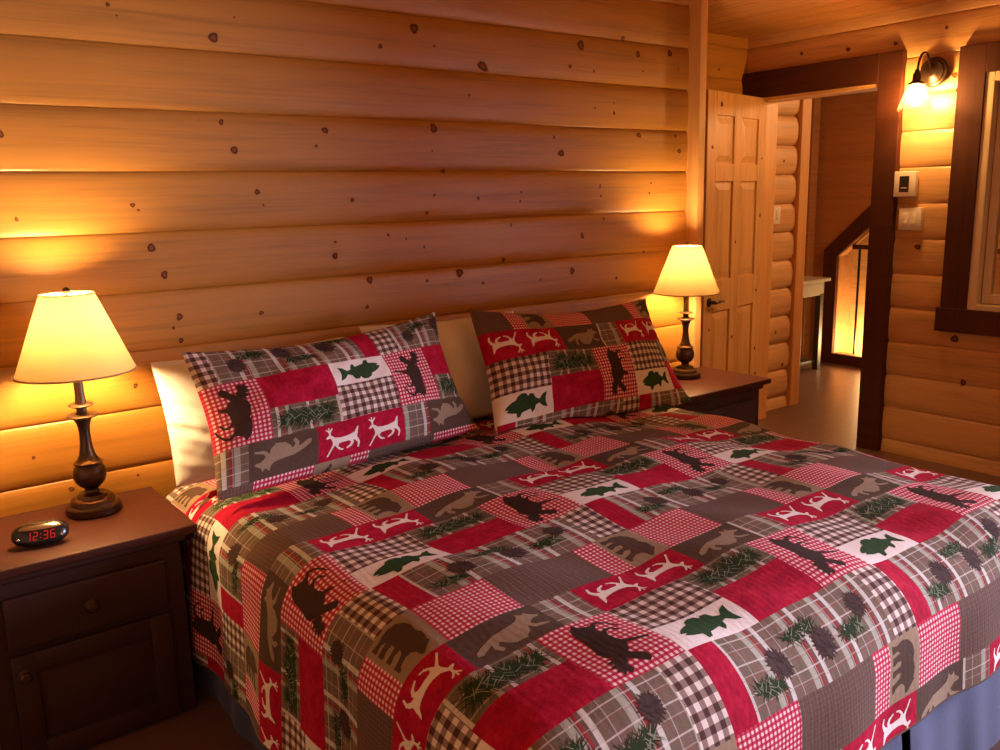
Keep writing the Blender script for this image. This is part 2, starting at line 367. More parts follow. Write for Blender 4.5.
def spray(u0, u1, vc, cnt, L, spread, keys=('p_needle',)*13+('p_pale',), w=.0022, jit=.006, rnd=random.Random(3)):
    groups = {}
    for i in range(cnt):
        t = rnd.random(); u = u0+(u1-u0)*t; v = vc+rnd.uniform(-1, 1)*jit
        a = rnd.choice((1, -1))*rnd.uniform(.35, 1.25)+(0 if rnd.random() < .7 else PI)
        V, F = blade((u, v), a, rnd.uniform(.5, 1)*L, w); k = rnd.choice(keys)
        g = groups.setdefault(k, ([], []));
        off = sum(len(x) for x in g[0]); g[0].append(V); g[1].extend([tuple(j+off for j in f) for f in F])
    V, F = blade((u0-.012, vc), 0, (u1-u0)+.02, .004); 
    for k, g in groups.items():
        MOTIFS.append((np.vstack(g[0]), g[1], k, (.0004 if k == 'p_needle' else .0006)))
    MOTIFS.append((V, F, 'p_needle', .0005))
spray(g_+.030, PP-.030, A_+BP*.5, 560, .042, 1, jit=.016)
def cone(uc, vc, r):
    rnd = random.Random(int(uc*1000)); n = 44; poly = []
    for i in range(n):
        a = 2*PI*i/n; k = (1.0 if i % 2 else .72)*rnd.uniform(.85, 1.1)
        poly.append((uc+r*k*math.cos(a)*1.02, vc+r*k*math.sin(a)*1.02))
    V, F = fill(poly); MOTIFS.append((V, F, 'p_cone', .0007))
    vs, fs = [], []
    for i in range(16):
        V, F = blade((uc+rnd.uniform(-.7, .6)*r, vc+rnd.uniform(-.8, .6)*r), rnd.uniform(.4, 1.2), r*.5, .003)
        off = sum(len(x) for x in vs); vs.append(V); fs += [tuple(j+off for j in f) for f in F]
    MOTIFS.append((np.vstack(vs), fs, 'p_dark', .0009))
vC = A_+B_+C1*.5
spray(c1p+.030, c1p+.105, vC+.040, 170, .032, 1); spray(c1p+.18, c1p+.27, vC-.030, 150, .030, 1); spray(c1p+.33, c1p+.41, vC+.015, 150, .030, 1)
cone(c1p+.120, vC+.006, .037); cone(c1p+.270, vC+.010, .038); cone(c1p+.430, vC-.022, .032)

def printed(name, a0, a1, b0, b1, surf, uoff, woff, sign, step=.005, parent=None, back=None):
    """cloth sheet over the flat rectangle a (across) x b (down); surf(a, b) -> xyz; print coordinate = off + sign * (a, b)"""
    na, nb = int(round((a1-a0)/step)), int(round((b1-b0)/step))
    ga, gb = np.meshgrid(np.linspace(a0, a1, na+1), np.linspace(b0, b1, nb+1))
    V = surf(ga.ravel(), gb.ravel())
    i = np.arange(nb)[:, None]*(na+1)+np.arange(na)[None, :]
    F = np.stack([i, i+na+1, i+na+2, i+1], -1).reshape(-1, 4)
    ca = (a0+(np.arange(na)+.5)*(a1-a0)/na); cb = (b0+(np.arange(nb)+.5)*(b1-b0)/nb)
    CA, CB = np.meshgrid(ca, cb)
    K, N = classify(uoff+sign*CA.ravel(), woff+sign*CB.ravel())
    UV = np.stack([uoff+sign*ga.ravel()[F]-N[:, None]*PP/2, woff+sign*gb.ravel()[F]-N[:, None]*Q], -1)
    verts = [V]; faces = [F]; mats = [K]; uvs = [UV.reshape(-1, 2)]; sizes = [np.full(len(F), 4)]
    base = len(V)
    Wc = sorted((woff+sign*b0, woff+sign*b1)); Xc = sorted((uoff+sign*a0, uoff+sign*a1))
    ex_f, ex_m, ex_uv, ex_s = [], [], [], []
    for n in range(int(math.floor(Wc[0]/Q))-1, int(math.ceil(Wc[1]/Q))+1):
        for k in range(int(math.floor(Xc[0]/PP))-2, int(math.ceil(Xc[1]/PP))+2):
            for MV, MF, key, lift in MOTIFS:
                X = MV[:, 0]+k*PP+n*PP/2; W = MV[:, 1]+n*Q
                a = (X-uoff)/sign; b = (W-woff)/sign
                if a.max() < a0 or a.min() > a1 or b.max() < b0 or b.min() > b1: continue
                a = np.clip(a, a0, a1); b = np.clip(b, b0, b1)
                e = 1e-4
                P = surf(a, b); du = surf(a+e, b)-surf(a-e, b); dv = surf(a, b+e)-surf(a, b-e)
                nn = np.cross(dv, du); nn /= np.maximum(np.linalg.norm(nn, axis=1, keepdims=True), 1e-12)
                verts.append(P+nn*lift)
                for f in MF:
                    q = [P[j] for j in f]
                    ar = np.linalg.norm(np.cross(q[1]-q[0], q[2]-q[0]))
                    if len(f) == 3 and ar < 1e-9: continue
                    # keep the winding of the cloth
                    x = [(a[j], b[j]) for j in f]
                    cr = (x[1][0]-x[0][0])*(x[2][1]-x[0][1])-(x[1][1]-x[0][1])*(x[2][0]-x[0][0])
                    ff = list(f) if cr < 0 else list(reversed(f))
                    ex_f.append([base+j for j in ff]); ex_m.append(CI[key])
                    ex_uv += [(MV[j, 0]+k*.37, MV[j, 1]+n*.41) for j in ff]
                base += len(P)
    allv = np.vstack(verts)
    fl = F.tolist()+ex_f
    me = bpy.data.meshes.new(name); me.from_pydata(allv.tolist(), [], fl)
    for mm in CMATS: me.materials.append(mm)
    me.polygons.foreach_set('material_index', np.concatenate([K, np.array(ex_m, int)]).astype(np.int32))
    me.polygons.foreach_set('use_smooth', np.ones(len(fl), bool))
    ul = me.uv_layers.new(name='UVMap')
    ul.data.foreach_set('uv', np.concatenate([UV.reshape(-1), np.array(ex_uv).reshape(-1)]).astype(np.float32))
    me.update()
    o = bpy.data.objects.new(name, me); COL.objects.link(o)
    if parent: o.parent = parent
    return o

# ------------------------------------------------------------------ the room shell
XR_, YB, CZ = 4.74, 2.96, 2.44
WEST, SOUTH, XO = -1.3, -2.3, 4.87   # XO: outer face of the right wall
def bulge(z, sag=.0135):
    d = ((z-Z0) % PITCH)-PITCH/2; q = abs(2*d/PITCH)
    return sag*math.sqrt(max(0.0, 1-q**2.6))
def log_face(bm, p0, p1, n, z0, z1, mi=0, sag=.0135):
    """half-round log siding on the vertical plane through p0-p1 (plan points), bulging along n"""
    k = int(math.floor((z0-Z0)/PITCH))
    while Z0+k*PITCH < z1:
        a = max(z0, Z0+k*PITCH); b = min(z1, Z0+(k+1)*PITCH)
        if b-a > .002:
            rows = []
            for i in range(25):
                z = a+(b-a)*(.5-.5*math.cos(PI*i/24)); zz = min(max(z, Z0+k*PITCH+1e-5), Z0+(k+1)*PITCH-1e-5); h = bulge(zz, sag)
                rows.append([Vector((p0[0]+n[0]*h, p0[1]+n[1]*h, z)), Vector((p1[0]+n[0]*h, p1[1]+n[1]*h, z))])
            grid_faces(bm, rows, False, mi)
        k += 1
def knots(bm, plane, lst, mi=1):
    uvl = bm.loops.layers.uv.get('UVMap') or bm.loops.layers.uv.new('UVMap')
    for s, z, r in lst:
        asp = random.uniform(.8, 1.25) if r < .02 else random.uniform(.9, 1.5); rot = random.uniform(-.5, .5)
        pts = []
        for ring in (0, .35, .7, 1.0):
            for i in range(16 if ring else 1):
                a = 2*PI*i/16; wob = 1+.10*math.sin(3*a+s*50)
                dx = ring*r*asp*wob*math.cos(a); dz = ring*r/asp**.5*wob*math.sin(a)
                x = dx*math.cos(rot)-dz*math.sin(rot); zz = z+dx*math.sin(rot)+dz*math.cos(rot)
                pts.append((plane(s+x, zz), (ring*math.cos(a), ring*math.sin(a))))
        vs = [bm.verts.new(p[0]) for p in pts]; tab = {v: p[1] for v, p in zip(vs, pts)}
        fs = [(vs[0], vs[1+i], vs[1+(i+1) % 16]) for i in range(16)]
        for q in (1, 17): fs += [(vs[q+i], vs[q+16+i], vs[q+16+(i+1) % 16], vs[q+(i+1) % 16]) for i in range(16)]
        for f in fs:
            fc = bm.faces.new(f); fc.material_index = mi
            for l in fc.loops: l[uvl].uv = tab[l.vert]
KB = [(0.772,2.106,.0091),(0.795,2.077,.0046),(1.091,2.039,.0229),(1.167,2.108,.005),(0.438,1.717,.0145),(1.094,1.772,.0133),(1.13,1.682,.0186),(1.867,2.138,.0264),(1.716,2.062,.0129),(1.954,2.081,.0077),(2.187,2.023,.0281),(1.472,1.756,.0162),(1.433,1.7,.0072),(1.94,1.776,.0254),(1.927,1.689,.0059),(1.98,1.613,.0139),(2.113,1.908,.008),(2.721,2.147,.0305),(2.985,2.198,.0158),(3.077,2.137,.0207),(3.294,2.157,.0213),(2.656,2.055,.013),(2.799,2.044,.0089),(3.111,2.064,.007),(3.352,2.089,.0072),(2.804,1.887,.0067),(2.923,1.87,.0114),(2.923,1.913,.0055),(2.56,1.756,.0108),(2.6,1.689,.0219),(3.088,1.777,.0188),(3.369,1.708,.0171),(3.345,1.778,.0097),(2.835,1.55,.0069),(3.173,1.556,.0072),(0.45,1.474,.0089),(0.783,1.507,.0102),(0.799,1.491,.0057),(0.827,1.37,.0194),(0.86,1.28,.0181),(0.895,1.138,.0167),(0.872,1.103,.0083),(0.894,1.057,.0118),(1.2,1.542,.0138),(1.218,1.497,.0063),(1.565,1.508,.0111),(1.929,1.52,.0087),(1.892,1.451,.0111),(2.144,1.504,.0115),(1.711,1.373,.0085),(1.791,1.354,.007),(1.481,1.306,.0167),(1.485,1.357,.0074),(1.872,1.319,.0087),(1.622,1.207,.0199),(1.88,1.184,.01),(2.041,1.204,.0246),(2.157,1.154,.0105),(1.18,1.123,.0113),(1.603,1.105,.01),(2.371,1.525,.0085),(2.835,1.541,.0091),(2.841,1.501,.0092),(2.365,1.488,.0085),(3.16,1.509,.0086),(2.313,1.389,.0106),(2.861,1.396,.0092),(2.722,1.325,.0182),(2.271,1.244,.0136),(2.66,1.17,.0209),(2.94,1.118,.0104),(2.47,1.144,.0071),(3.136,1.23,.0097),(0.732,.926,.0118),(0.41,.746,.0081),(0.505,.621,.0115),(0.71,.623,.0067)]
KB = [(s, z, r*.78) for s, z, r in KB]
bm = B()
log_face(bm, (WEST, YB), (3.475, YB), (0, -1), 0, CZ)
knots(bm, lambda s, z: Vector((s, YB-bulge(z)-.0012, z)), KB)
bx(bm, WEST, 3.475, YB+.001, 3.75, 0, CZ)
struct(mk('wall_back', bm, [M['log_x'], M['knot']], smooth=True, angle=30), 'log-sided pine wall behind the headboard end of the bed', 'wall')
bm = B()
log_face(bm, (3.475, 3.6), (4.74, 3.6), (0, -1), 0, CZ); bx(bm, 3.475, 4.9, 3.601, 3.75, 0, CZ)
knots(bm, lambda s, z: Vector((s, 3.6-bulge(z)-.0012, z)), [(4.3, 2.33, .012), (4.45, 2.24, .009), (4.1, 2.36, .01)])
struct(mk('wall_alcove', bm, [M['log_x'], M['knot']], smooth=True, angle=30), 'log-sided wall of the alcove behind the open door', 'wall')
# right wall with doorway and window
D0, D1, DH = 2.688, 3.47, 2.07
W0, W1, WZ0, WZ1 = .70, 2.12, .87, 2.06
V0, V1, VZ0, VZ1 = -1.90, .22, .55, 2.28
bm = B()
def rpanel(y0, y1, z0, z1):
    log_face(bm, (XR_, y1), (XR_, y0), (-1, 0), z0, z1)
    bx(bm, XR_+.001, XO, y0, y1, z0, z1)
rpanel(D1, 3.6, 0, CZ); rpanel(D0, D1, DH, CZ); rpanel(W1, D0, 0, CZ); rpanel(W0, W1, 0, WZ0); rpanel(W0, W1, WZ1, CZ); rpanel(V1, W0, 0, CZ); rpanel(V0, V1, 0, VZ0); rpanel(V0, V1, VZ1, CZ); rpanel(SOUTH, V0, 0, CZ)
knots(bm, lambda s, z: Vector((XR_-bulge(z)-.0012, s, z)), [(2.421,1.187,.0164),(2.183,.704,.0215),(2.122,.472,.0188),(2.291,2.069,.0155),(2.27,1.993,.0155),(3.2,2.30,.010),(2.9,2.28,.013),(2.62,2.27,.012),(2.35,2.31,.010),(2.0,2.30,.012)])
struct(mk('wall_right', bm, [M['log_y'], M['knot']], smooth=True, angle=30), 'log-sided wall with the doorway and the dark-cased window', 'wall')
bm = B(); log_face(bm, (WEST, SOUTH), (WEST, YB), (1, 0), 0, CZ); bx(bm, WEST-.2, WEST-.001, SOUTH, YB, 0, CZ)
struct(mk('wall_left', bm, [M['log_y']], smooth=True, angle=30), 'log-sided wall out of view at the near side', 'wall')
bm = B(); log_face(bm, (4.9, SOUTH), (WEST, SOUTH), (0, 1), 0, CZ); bx(bm, WEST, 4.9, SOUTH-.2, SOUTH-.001, 0, CZ)
struct(mk('wall_front', bm, [M['log_x']], smooth=True, angle=30), 'log-sided wall across from the headboard, out of view', 'wall')
bm = B(); bx(bm, WEST-.2, 4.9, SOUTH-.2, 4.7, -.12, 0); bx(bm, 4.9, 7.04, .4, 4.7, -.12, 0)
struct(mk('floor', bm, M['floor']), 'brown laminate plank floor', 'floor')
bm = B()
bx(bm, WEST-.2, 4.9, SOUTH-.2, 4.7, CZ+.006, CZ+.12); bx(bm, 4.9, 7.7, .4, 4.7, CZ+.006, CZ+.12)
x = WEST
while x < 6.9: bx(bm, x, x+.137, SOUTH if x < 4.75 else .45, 4.6, CZ, CZ+.01, .003, 1); x += .14
struct(mk('ceiling', bm, M['ceil']), 'pine board ceiling', 'ceiling')
# hall beyond the doorway
bm = B(); log_face(bm, (XO, 3.6), (5.29, 3.6), (0, -1), 0, CZ, sag=.034); bx(bm, XO, 5.375, 3.601, 4.6, 0, CZ)
knots(bm, lambda s, z: Vector((s, 3.6-bulge(z, .034)-.0012, z)), [(5.1, .55, .012), (5.2, .31, .014), (5.02, .9, .01), (5.12, 1.7, .009)])
struct(mk('wall_hall_left', bm, [M['log_hall'], M['knot']], smooth=True, angle=30), 'short log-sided hall wall seen through the doorway', 'wall')
bm = B(); bx(bm, 5.278, 5.38, 3.545, 3.64, 0, CZ, .004)
struct(mk('trim_1', bm, M['trim']), 'pale pine corner board ending the hall log wall', 'trim')
bm = B(); bx(bm, 5.375, 7.1, 4.501, 4.6, 0, CZ)
z = 0
while z < CZ-.05: bx(bm, 5.375, 6.94, 4.485, 4.51, z+.001, min(z+.149, CZ), .003, 1); z += .15
knots(bm, lambda s, zz: Vector((s, 4.4835, zz)), [(6.9, 1.95, .012), (6.85, 1.5, .010), (6.7, 1.3, .012), (6.8, 1.12, .012), (6.88, 2.2, .010)])
struct(mk('wall_hall_back', bm, [M['plank_x'], M['knot']]), 'brown plank wall at the end of the hall', 'wall')
bm = B(); bx(bm, 6.80, 6.90, 4.46, 4.487, 0, CZ, .003)
struct(mk('trim_2', bm, M['plank_x']), 'narrow board in the hall corner', 'trim')
# stair wall with the sloped opening
OY0, OY1, OZB, OZL = 4.24, 2.90, .09, .943
SL = .90
bm = B()
yz = lambda p, h: Vector((h, p[0], p[1]))
prism(bm, [(4.6, 0), (4.6, CZ), (OY0, CZ), (OY0, 0)], 6.94, 7.04, yz)
prism(bm, [(OY0, 0), (OY0, OZB), (OY1, OZB), (OY1, 0)], 6.94, 7.04, yz)
prism(bm, [(OY0, OZL), (OY0, CZ), (OY1, CZ), (OY1, OZL+SL*(OY0-OY1))], 6.94, 7.04, yz)
prism(bm, [(OY1, 0), (OY1, CZ), (.4, CZ), (.4, 0)], 6.94, 7.04, yz)
struct(mk('wall_hall_right', bm, M['plank_y']), 'plank wall of the hall with the sloped stair opening', 'wall')
bm = B(); t_ = .125
prism(bm, [(OY0+t_, 0), (OY0+t_, OZL+.05), (OY0, OZL), (OY0, 0)], 6.905, 6.945, yz)
prism(bm, [(OY0+t_, OZL+.05), (OY1, OZL+.05+SL*(OY0+t_-OY1)+.045), (OY1, OZL+SL*(OY0-OY1)), (OY0, OZL)], 6.905, 6.945, yz)
prism(bm, [(OY0, 0), (OY0, OZB), (OY1, OZB), (OY1, 0)], 6.905, 6.945, yz)
struct(mk('trim_3', bm, M['dark_z']), 'dark stained casing around the sloped stair opening', 'trim')
bm = B()
bx(bm, 7.19, 7.35, 1.2, 4.25, -1.2, CZ); bx(bm, 7.04, 7.35, 1.1, 1.2, -1.2, CZ); bx(bm, 7.04, 7.35, 1.2, 4.25, -1.25, -1.2)
struct(mk('wall_stairwell', bm, M['pale_y']), 'pale pine stairwell walls lit from below', 'wall')
bm = B(); bx(bm, 4.9, 7.04, .3, .4, 0, CZ)
struct(mk('wall_hall_front', bm, M['plank_x']), 'near end wall of the hall, out of view', 'wall')
bm = B(); bx(bm, 7.04, 7.6, 4.25, 4.35, -1.2, CZ)
struct(mk('wall_stairwell_end', bm, M['plank_y']), 'end wall of the stairwell, boards coloured darker to look less lit', 'wall')  # shade painted by darker boards, so the side wall looks brighter lit
# stair railing
rl = tag(empty('stair_railing', (6.99, 3.6, OZB)), 'black iron stair railing inside the sloped lit opening', 'railing')
bm = B(); bx(bm, -.02, .02, 2.9-3.6, 4.24-3.6-.10, 1.003-OZB, 1.04-OZB, .004)
mk('handrail', bm, M['dark_z'], rl)
bmB = B(); bx(bmB, -.008, .008, -.008, .008, .0, 1.005-OZB, .002)
b0 = mk('baluster', bmB, M['iron'], rl); b0.location = (0, 4.078-3.6, 0)
for k in range(1, 8):
    c = b0.copy(); COL.objects.link(c); c.parent = rl; c.location = (0, 4.078-3.6-.135*k, 0)
# pale console table in the hall
ct = tag(empty('console_table', (6.10, 4.30, 0)), 'narrow pale grey console table standing in the hall beyond the doorway', 'table')
bm = B(); bx(bm, -.58, .56, -.17, .17, .755, .782, .004); mk('table_top', bm, M['grey_paint'], ct)
bm = B(); bx(bm, -.53, .50, -.14, -.12, .64, .756, .002); bx(bm, -.53, .50, .12, .14, .64, .756, .002); bx(bm, .49, .51, -.14, .14, .64, .756, .002); bx(bm, -.54, -.52, -.14, .14, .64, .756, .002); mk('apron', bm, M['grey_paint'], ct)
bm = B(); bx(bm, -.024, .024, -.024, .024, 0, .65, .003); l0 = mk('leg', bm, M['dark_paint'], ct)
for i, (x, y) in enumerate(((.48, -.12), (.48, .12), (-.5, -.12), (-.5, .12))):
    c = l0 if i == 0 else l0.copy()
    if i: COL.objects.link(c); c.parent = ct
    c.location = (x, y, 0)
bm = B(); bx(bm, -.5, .48, -.12, .12, .06, .085, .003); mk('shelf', bm, M['dark_paint'], ct)
# end post of the headboard wall
bm = B(); bx(bm, 3.432, 3.482, 2.878, 2.99, 0, CZ-.001, .004)
struct(mk('trim_4', bm, M['trim']), 'pale pine end board of the headboard wall', 'trim')
# door casing, lining
bm = B()
bx(bm, XR_-.052, XR_+.004, 2.555, D0, 0, 2.228, .003); bx(bm, XR_-.055, XR_+.004, D0-.001, 3.598, DH, 2.228, .003)
struct(mk('trim_5', bm, M['dark_y']), 'dark stained casing of the doorway', 'trim')
bm = B()
bx(bm, XR_-.03, XO+.01, D1-.012, D1+.015, 0, DH-.001, .002); bx(bm, XR_-.03, XO, D0-.014, D0-.002, 0, DH-.001, .002)
struct(mk('trim_6', bm, M['trim']), 'pale pine door lining posts', 'trim')
bm = B(); bx(bm, XR_-.045, XO, D0, D1, DH-.018, DH+.012, .002)
struct(mk('trim_7', bm, M['trim_h']), 'pale pine head lining of the doorway', 'trim')

# six-panel door, open into the alcove (local x runs from the hinge to the free edge)
DW, DT, DHH = .76, .036, 2.06
dr = tag(empty('door_1', (4.735, 3.455, .008), math.atan2(-.199, -.98)), 'knotty pine six-panel door standing open into the alcove', 'door', kind='structure')
bm = B()
ws = [0, .105, .333, .427, .655, DW]
hs = [0, .20, .80, .985, 1.56, 1.66, 1.93, DHH]     # rails and panel fields
for a, b in ((0, .105), (.333, .427), (.655, DW)): bx(bm, a, b, -DT/2, DT/2, 0, DHH, .002, 1)
for a, b in ((0, .20), (.80, .985), (1.56, 1.66), (1.93, DHH)):
    for c, d in ((.105, .333), (.427, .655)): bx(bm, c, d, -DT/2, DT/2, a, b, .002, 1)
for a, b in ((.20, .80), (.985, 1.56), (1.66, 1.93)):
    for c, d in ((.105, .333), (.427, .655)):
        bx(bm, c-.003, d+.003, -.006, .006, a-.003, b+.003)
        for sgn in (-1, 1):
            o0 = [(c+.012, a+.012), (d-.012, a+.012), (d-.012, b-.012), (c+.012, b-.012)]; i0 = [(c+.048, a+.048), (d-.048, a+.048), (d-.048, b-.048), (c+.048, b-.048)]
            va = [bm.verts.new((p[0], sgn*.006, p[1])) for p in o0]; vb = [bm.verts.new((p[0], sgn*.015, p[1])) for p in i0]
            for i in range(4): bm.faces.new((va[i], va[(i+1) % 4], vb[(i+1) % 4], vb[i]))
            bm.faces.new(vb)
bmesh.ops.recalc_face_normals(bm, faces=bm.faces[:])
knots(bm, lambda s, z: Vector((s, DT/2+.0012, z)), [(.60, 1.99, .016), (.05, 1.35, .013), (.70, 1.75, .012), (.07, .88, .010), (.71, 1.1, .010), (.38, 1.2, .010), (.39, .62, .011), (.06, .5, .011), (.05, 1.7, .009), (.69, .7, .01), (.04, .33, .012)])
mk('door_leaf', bm, [M['door'], M['knot']], dr)
hd = empty('door_handle', (DW-.065, 0, .865)); hd.parent = dr
hd_m = B()
for s in (1, -1):
    lathe(hd_m, [(.027, 0), (.027, .006), (.020, .010), (.011, .012), (.011, .045), (.0, .046)], (0, s*DT/2, 0), 24, mat=Matrix.Rotation(-s*PI/2, 4, 'X'))
    tube(hd_m, [(0, s*(DT/2+.040), 0), (-.03, s*(DT/2+.046), .002), (-.07, s*(DT/2+.046), .001), (-.112, s*(DT/2+.040), -.004)], [.010, .010, .0085, .007])
COL.objects.unlink(hd); bpy.data.objects.remove(hd)
h_o = mk('door_handle', hd_m, M['bronze'], dr, smooth=True, angle=40); h_o.location = (DW-.065, 0, .865)
bm = B()
for z in (.25, 1.05, 1.85): bx(bm, -.008, .004, -.022, .004, z-.045, z+.045, .001)
mk('hinge', bm, M['bronze'], dr)

# window in the right wall
wn = tag(empty('window_1', (XR_, 1.41, WZ0)), 'dark-cased window in the log wall', 'window', kind='structure')
def W(y0, y1, z0, z1, x0, x1, bmw, bev=.003): bx(bmw, x0, x1, y0-1.41, y1-1.41, z0-WZ0, z1-WZ0, bev)
bm = B(); W(W1, 2.257, .86, 2.20, -.052, .004, bm); W(.563, W0, .86, 2.20, -.052, .004, bm); W(W0, W1, WZ1, 2.20, -.052, .004, bm)
W(.545, 2.275, .745, .872, -.060, .004, bm)
mk('casing', bm, M['dark_z'], wn)
bm = B()
for y0, y1, z0, z1 in ((W1-.045, W1, WZ0, WZ1), (W0, W0+.045, WZ0, WZ1), (W0+.045, W1-.045, WZ0, WZ0+.03), (W0+.045, W1-.045, WZ1-.045, WZ1)): W(y0, y1, z0, z1, -.045, .10, bm)
mk('window_frame', bm, M['vinyl'], wn)
bm = B()
for y0, y1, z0, z1 in ((W1-.09, W1-.05, WZ0+.034, WZ1-.05), (W0+.05, W0+.09, WZ0+.034, WZ1-.05), (W0+.09, W1-.09, WZ0+.034, WZ0+.08), (W0+.09, W1-.09, WZ1-.095, WZ1-.05), (1.385, 1.435, WZ0+.08, WZ1-.095)): W(y0, y1, z0, z1, .0, .045, bm)
mk('sash', bm, M['vinyl'], wn)
bm = B(); W(W0+.06, W1-.06, WZ0+.05, WZ1-.06, .018, .022, bm, 0); mk('window_pane', bm, M['glass'], wn)
# daylight window further along the same wall, out of frame
wn = tag(empty('window_2', (XR_, (V0+V1)/2, VZ0)), 'tall daylight window out of frame at the foot side of the bed', 'window', kind='structure')
def W2(y0, y1, z0, z1, x0, x1, bmw, bev=.003): bx(bmw, x0, x1, y0-(V0+V1)/2, y1-(V0+V1)/2, z0-VZ0, z1-VZ0, bev)
bm = B()
W2(V1, V1+.13, VZ0-.13, VZ1+.13, -.052, .004, bm); W2(V0-.13, V0, VZ0-.13, VZ1+.13, -.052, .004, bm); W2(V0, V1, VZ1, VZ1+.13, -.052, .004, bm); W2(V0, V1, VZ0-.13, VZ0, -.052, .004, bm)
mk('casing', bm, M['dark_z'], wn)
bm = B()
for y0, y1, z0, z1 in ((V1-.045, V1, VZ0, VZ1), (V0, V0+.045, VZ0, VZ1), (V0, V1, VZ0, VZ0+.04), (V0, V1, VZ1-.045, VZ1), (-.87, -.81, VZ0, VZ1)): W2(y0, y1, z0, z1, -.02, .10, bm)
mk('window_frame', bm, M['vinyl'], wn)
bm = B(); W2(V0+.04, V1-.04, VZ0+.03, VZ1-.04, .05, .054, bm, 0); mk('window_pane', bm, M['glass'], wn)

# ------------------------------------------------------------------ bed
ZT, XL, XR, YF, RL, RF, CR = .672, .7414, 2.775, .8793, .12, .1837, .046
U0, Y0 = 1.005, 1.345
bed = tag(empty('bed', (1.757, 1.90, 0)), 'king bed with a navy blue skirt under the patchwork quilt', 'bed')
def loc(o, p=bed): o.location = Vector(o.location)-p.location; return o
bm = B(); bx(bm, .86, 2.66, 1.02, 2.84, .33, .575, .06, 4); loc(mk('mattress', bm, M['mattress'], bed, True, 60))
bm = B(); bx(bm, .85, 2.67, 1.0, 2.84, .16, .33, .015, 2); loc(mk('box_spring', bm, M['mattress'], bed, True, 60))
def skirt(p0, p1, n, amp=.006):
    bmS = B(); p0 = Vector((*p0, 0)); p1 = Vector((*p1, 0)); nv = Vector((*n, 0)); L = (p1-p0).length; N = int(L/.012); ex = []
    for side in (0, 1):
        rows = []
        for j in range(8):
            z = .004+(.34-.004)*j/7; fl = .030*(1-j/7); row = []
            for i in range(N+1):
                s = L*i/N; w = amp*(1.15-j/7)*(math.sin(s*19+1)+.5*math.sin(s*43))
                row.append(p0+(p1-p0)*(i/N)+nv*(fl+w-side*.003)+Vector((0, 0, z)))
            rows.append(row)
        grid_faces(bmS, rows)
    return loc(mk('bed_skirt', bmS, M['skirt'], bed, True))
skirt((.778, .925), (.778, 2.84), (-1, 0)); skirt((2.715, .925), (2.715, 2.84), (1, 0))
skirt((.81, .915), (1.850, .915), (0, -1)); skirt((1.892, .915), (2.705, .915), (0, -1))
for x in (.92, 2.6):
    for y in (1.06, 2.78):
        bm = B(); lathe(bm, [(.03, 0), (.03, .02), (.022, .03), (.026, .16)], (x, y, 0), 20); loc(mk('leg', bm, M['iron'], bed, True, 40))

def quilt_surf(a, b):
    xf, yf = a, -b
    def prof(d, r):
        L = r*PI/2; th = np.clip(d/r, 0, PI/2)
        h = np.where(d <= 0, d, np.where(d < L, r*np.sin(th), r+.06*(d-L)))
        dz = np.where(d <= 0, 0, np.where(d < L, r*(1-np.cos(th)), r+(d-L)))
        return h, dz
    aL = (XL+RL)-xf; aR = xf-(XR-RL); aS = np.maximum(aL, aR); aF = (YF+RF)-yf
    left = aL >= aR
    both = (aS > 0) & (aF > 0)
    rad = np.hypot(np.maximum(aS, 0), np.maximum(aF, 0)); ang = np.arctan2(np.maximum(aF, 0), np.maximum(aS, 1e-9))
    rr = RL+(RF-RL)*(ang/(PI/2))
    hS, dS = prof(aS, RL); hF, dF = prof(aF, RF); hB, dB = prof(rad, rr)
    # gentle folds where two hanging sides meet at the corner
    hB = hB+.022*np.clip((dB-.12)/.3, 0, 1)*np.sin(ang*8)**2
    hs = np.where(both, hB*np.cos(ang), hS); hf = np.where(both, hB*np.sin(ang), hF)
    dz = np.where(both, dB, np.where(aS > 0, dS, 0)+np.where(aF > 0, dF, 0))
    mid = (XL+XR)/2
    x = np.where(left, XL+RL-hs, XR-RL+hs); y = YF+RF-hf
    ex = np.clip((x-XL)/(XR-XL), 0, 1); ey = np.clip((y-YF)/1.2, 0, 1)
    c = CR*(np.minimum(1, 4*ex*(1-ex))*np.minimum(1, ey*(2-ey))-1)
    # puffy quilting and soft waves
    top = np.exp(-(dz/.10)**2)
    wv = .0075*np.sin(xf*9.5+yf*3.2+.6*np.sin(yf*7))+.006*np.sin(yf*11.5-xf*4.1+1.0)+.003*np.sin(xf*23+yf*17)
    side = 1-top
    x = x-np.where(left, 1, -1)*side*(.010*np.sin(yf*10+.8)+.006*np.sin(yf*23))*np.clip(dz/.3, 0, 1)*(aS > 0)
    y = y-side*(.008*np.sin(xf*9+.4)+.005*np.sin(xf*21))*np.clip(dz/.3, 0, 1)*(aF > 0)
    z = ZT+c-dz+top*wv
    z = z-.020*np.clip((yf-2.40)/.15, 0, 1)*top      # pressed down under the pillows
    return np.stack([x, y, np.maximum(z, .035)], -1)
def quilt_top(x, y):
    """height of the quilt under the plan point (x, y)"""
    h = np.clip((XL+RL-x)/RL, 0, .985); xf = np.where(x < XL+RL, XL+RL-RL*np.arcsin(h), x)
    h = np.clip((x-(XR-RL))/RL, 0, .985); xf = np.where(x > XR-RL, XR-RL+RL*np.arcsin(h), xf)
    return quilt_surf(xf, -y)[:, 2]
qo = printed('quilt', .31, 3.205, -2.855, -.61, quilt_surf, -U0, Y0, 1)
def under(a, b, d=.006):
    e = 1e-3; P = quilt_surf(a, b); du = quilt_surf(a+e, b)-quilt_surf(a-e, b); dv = quilt_surf(a, b+e)-quilt_surf(a, b-e)
    n = np.cross(dv, du); n /= np.maximum(np.linalg.norm(n, axis=1, keepdims=True), 1e-12); return P-n*d
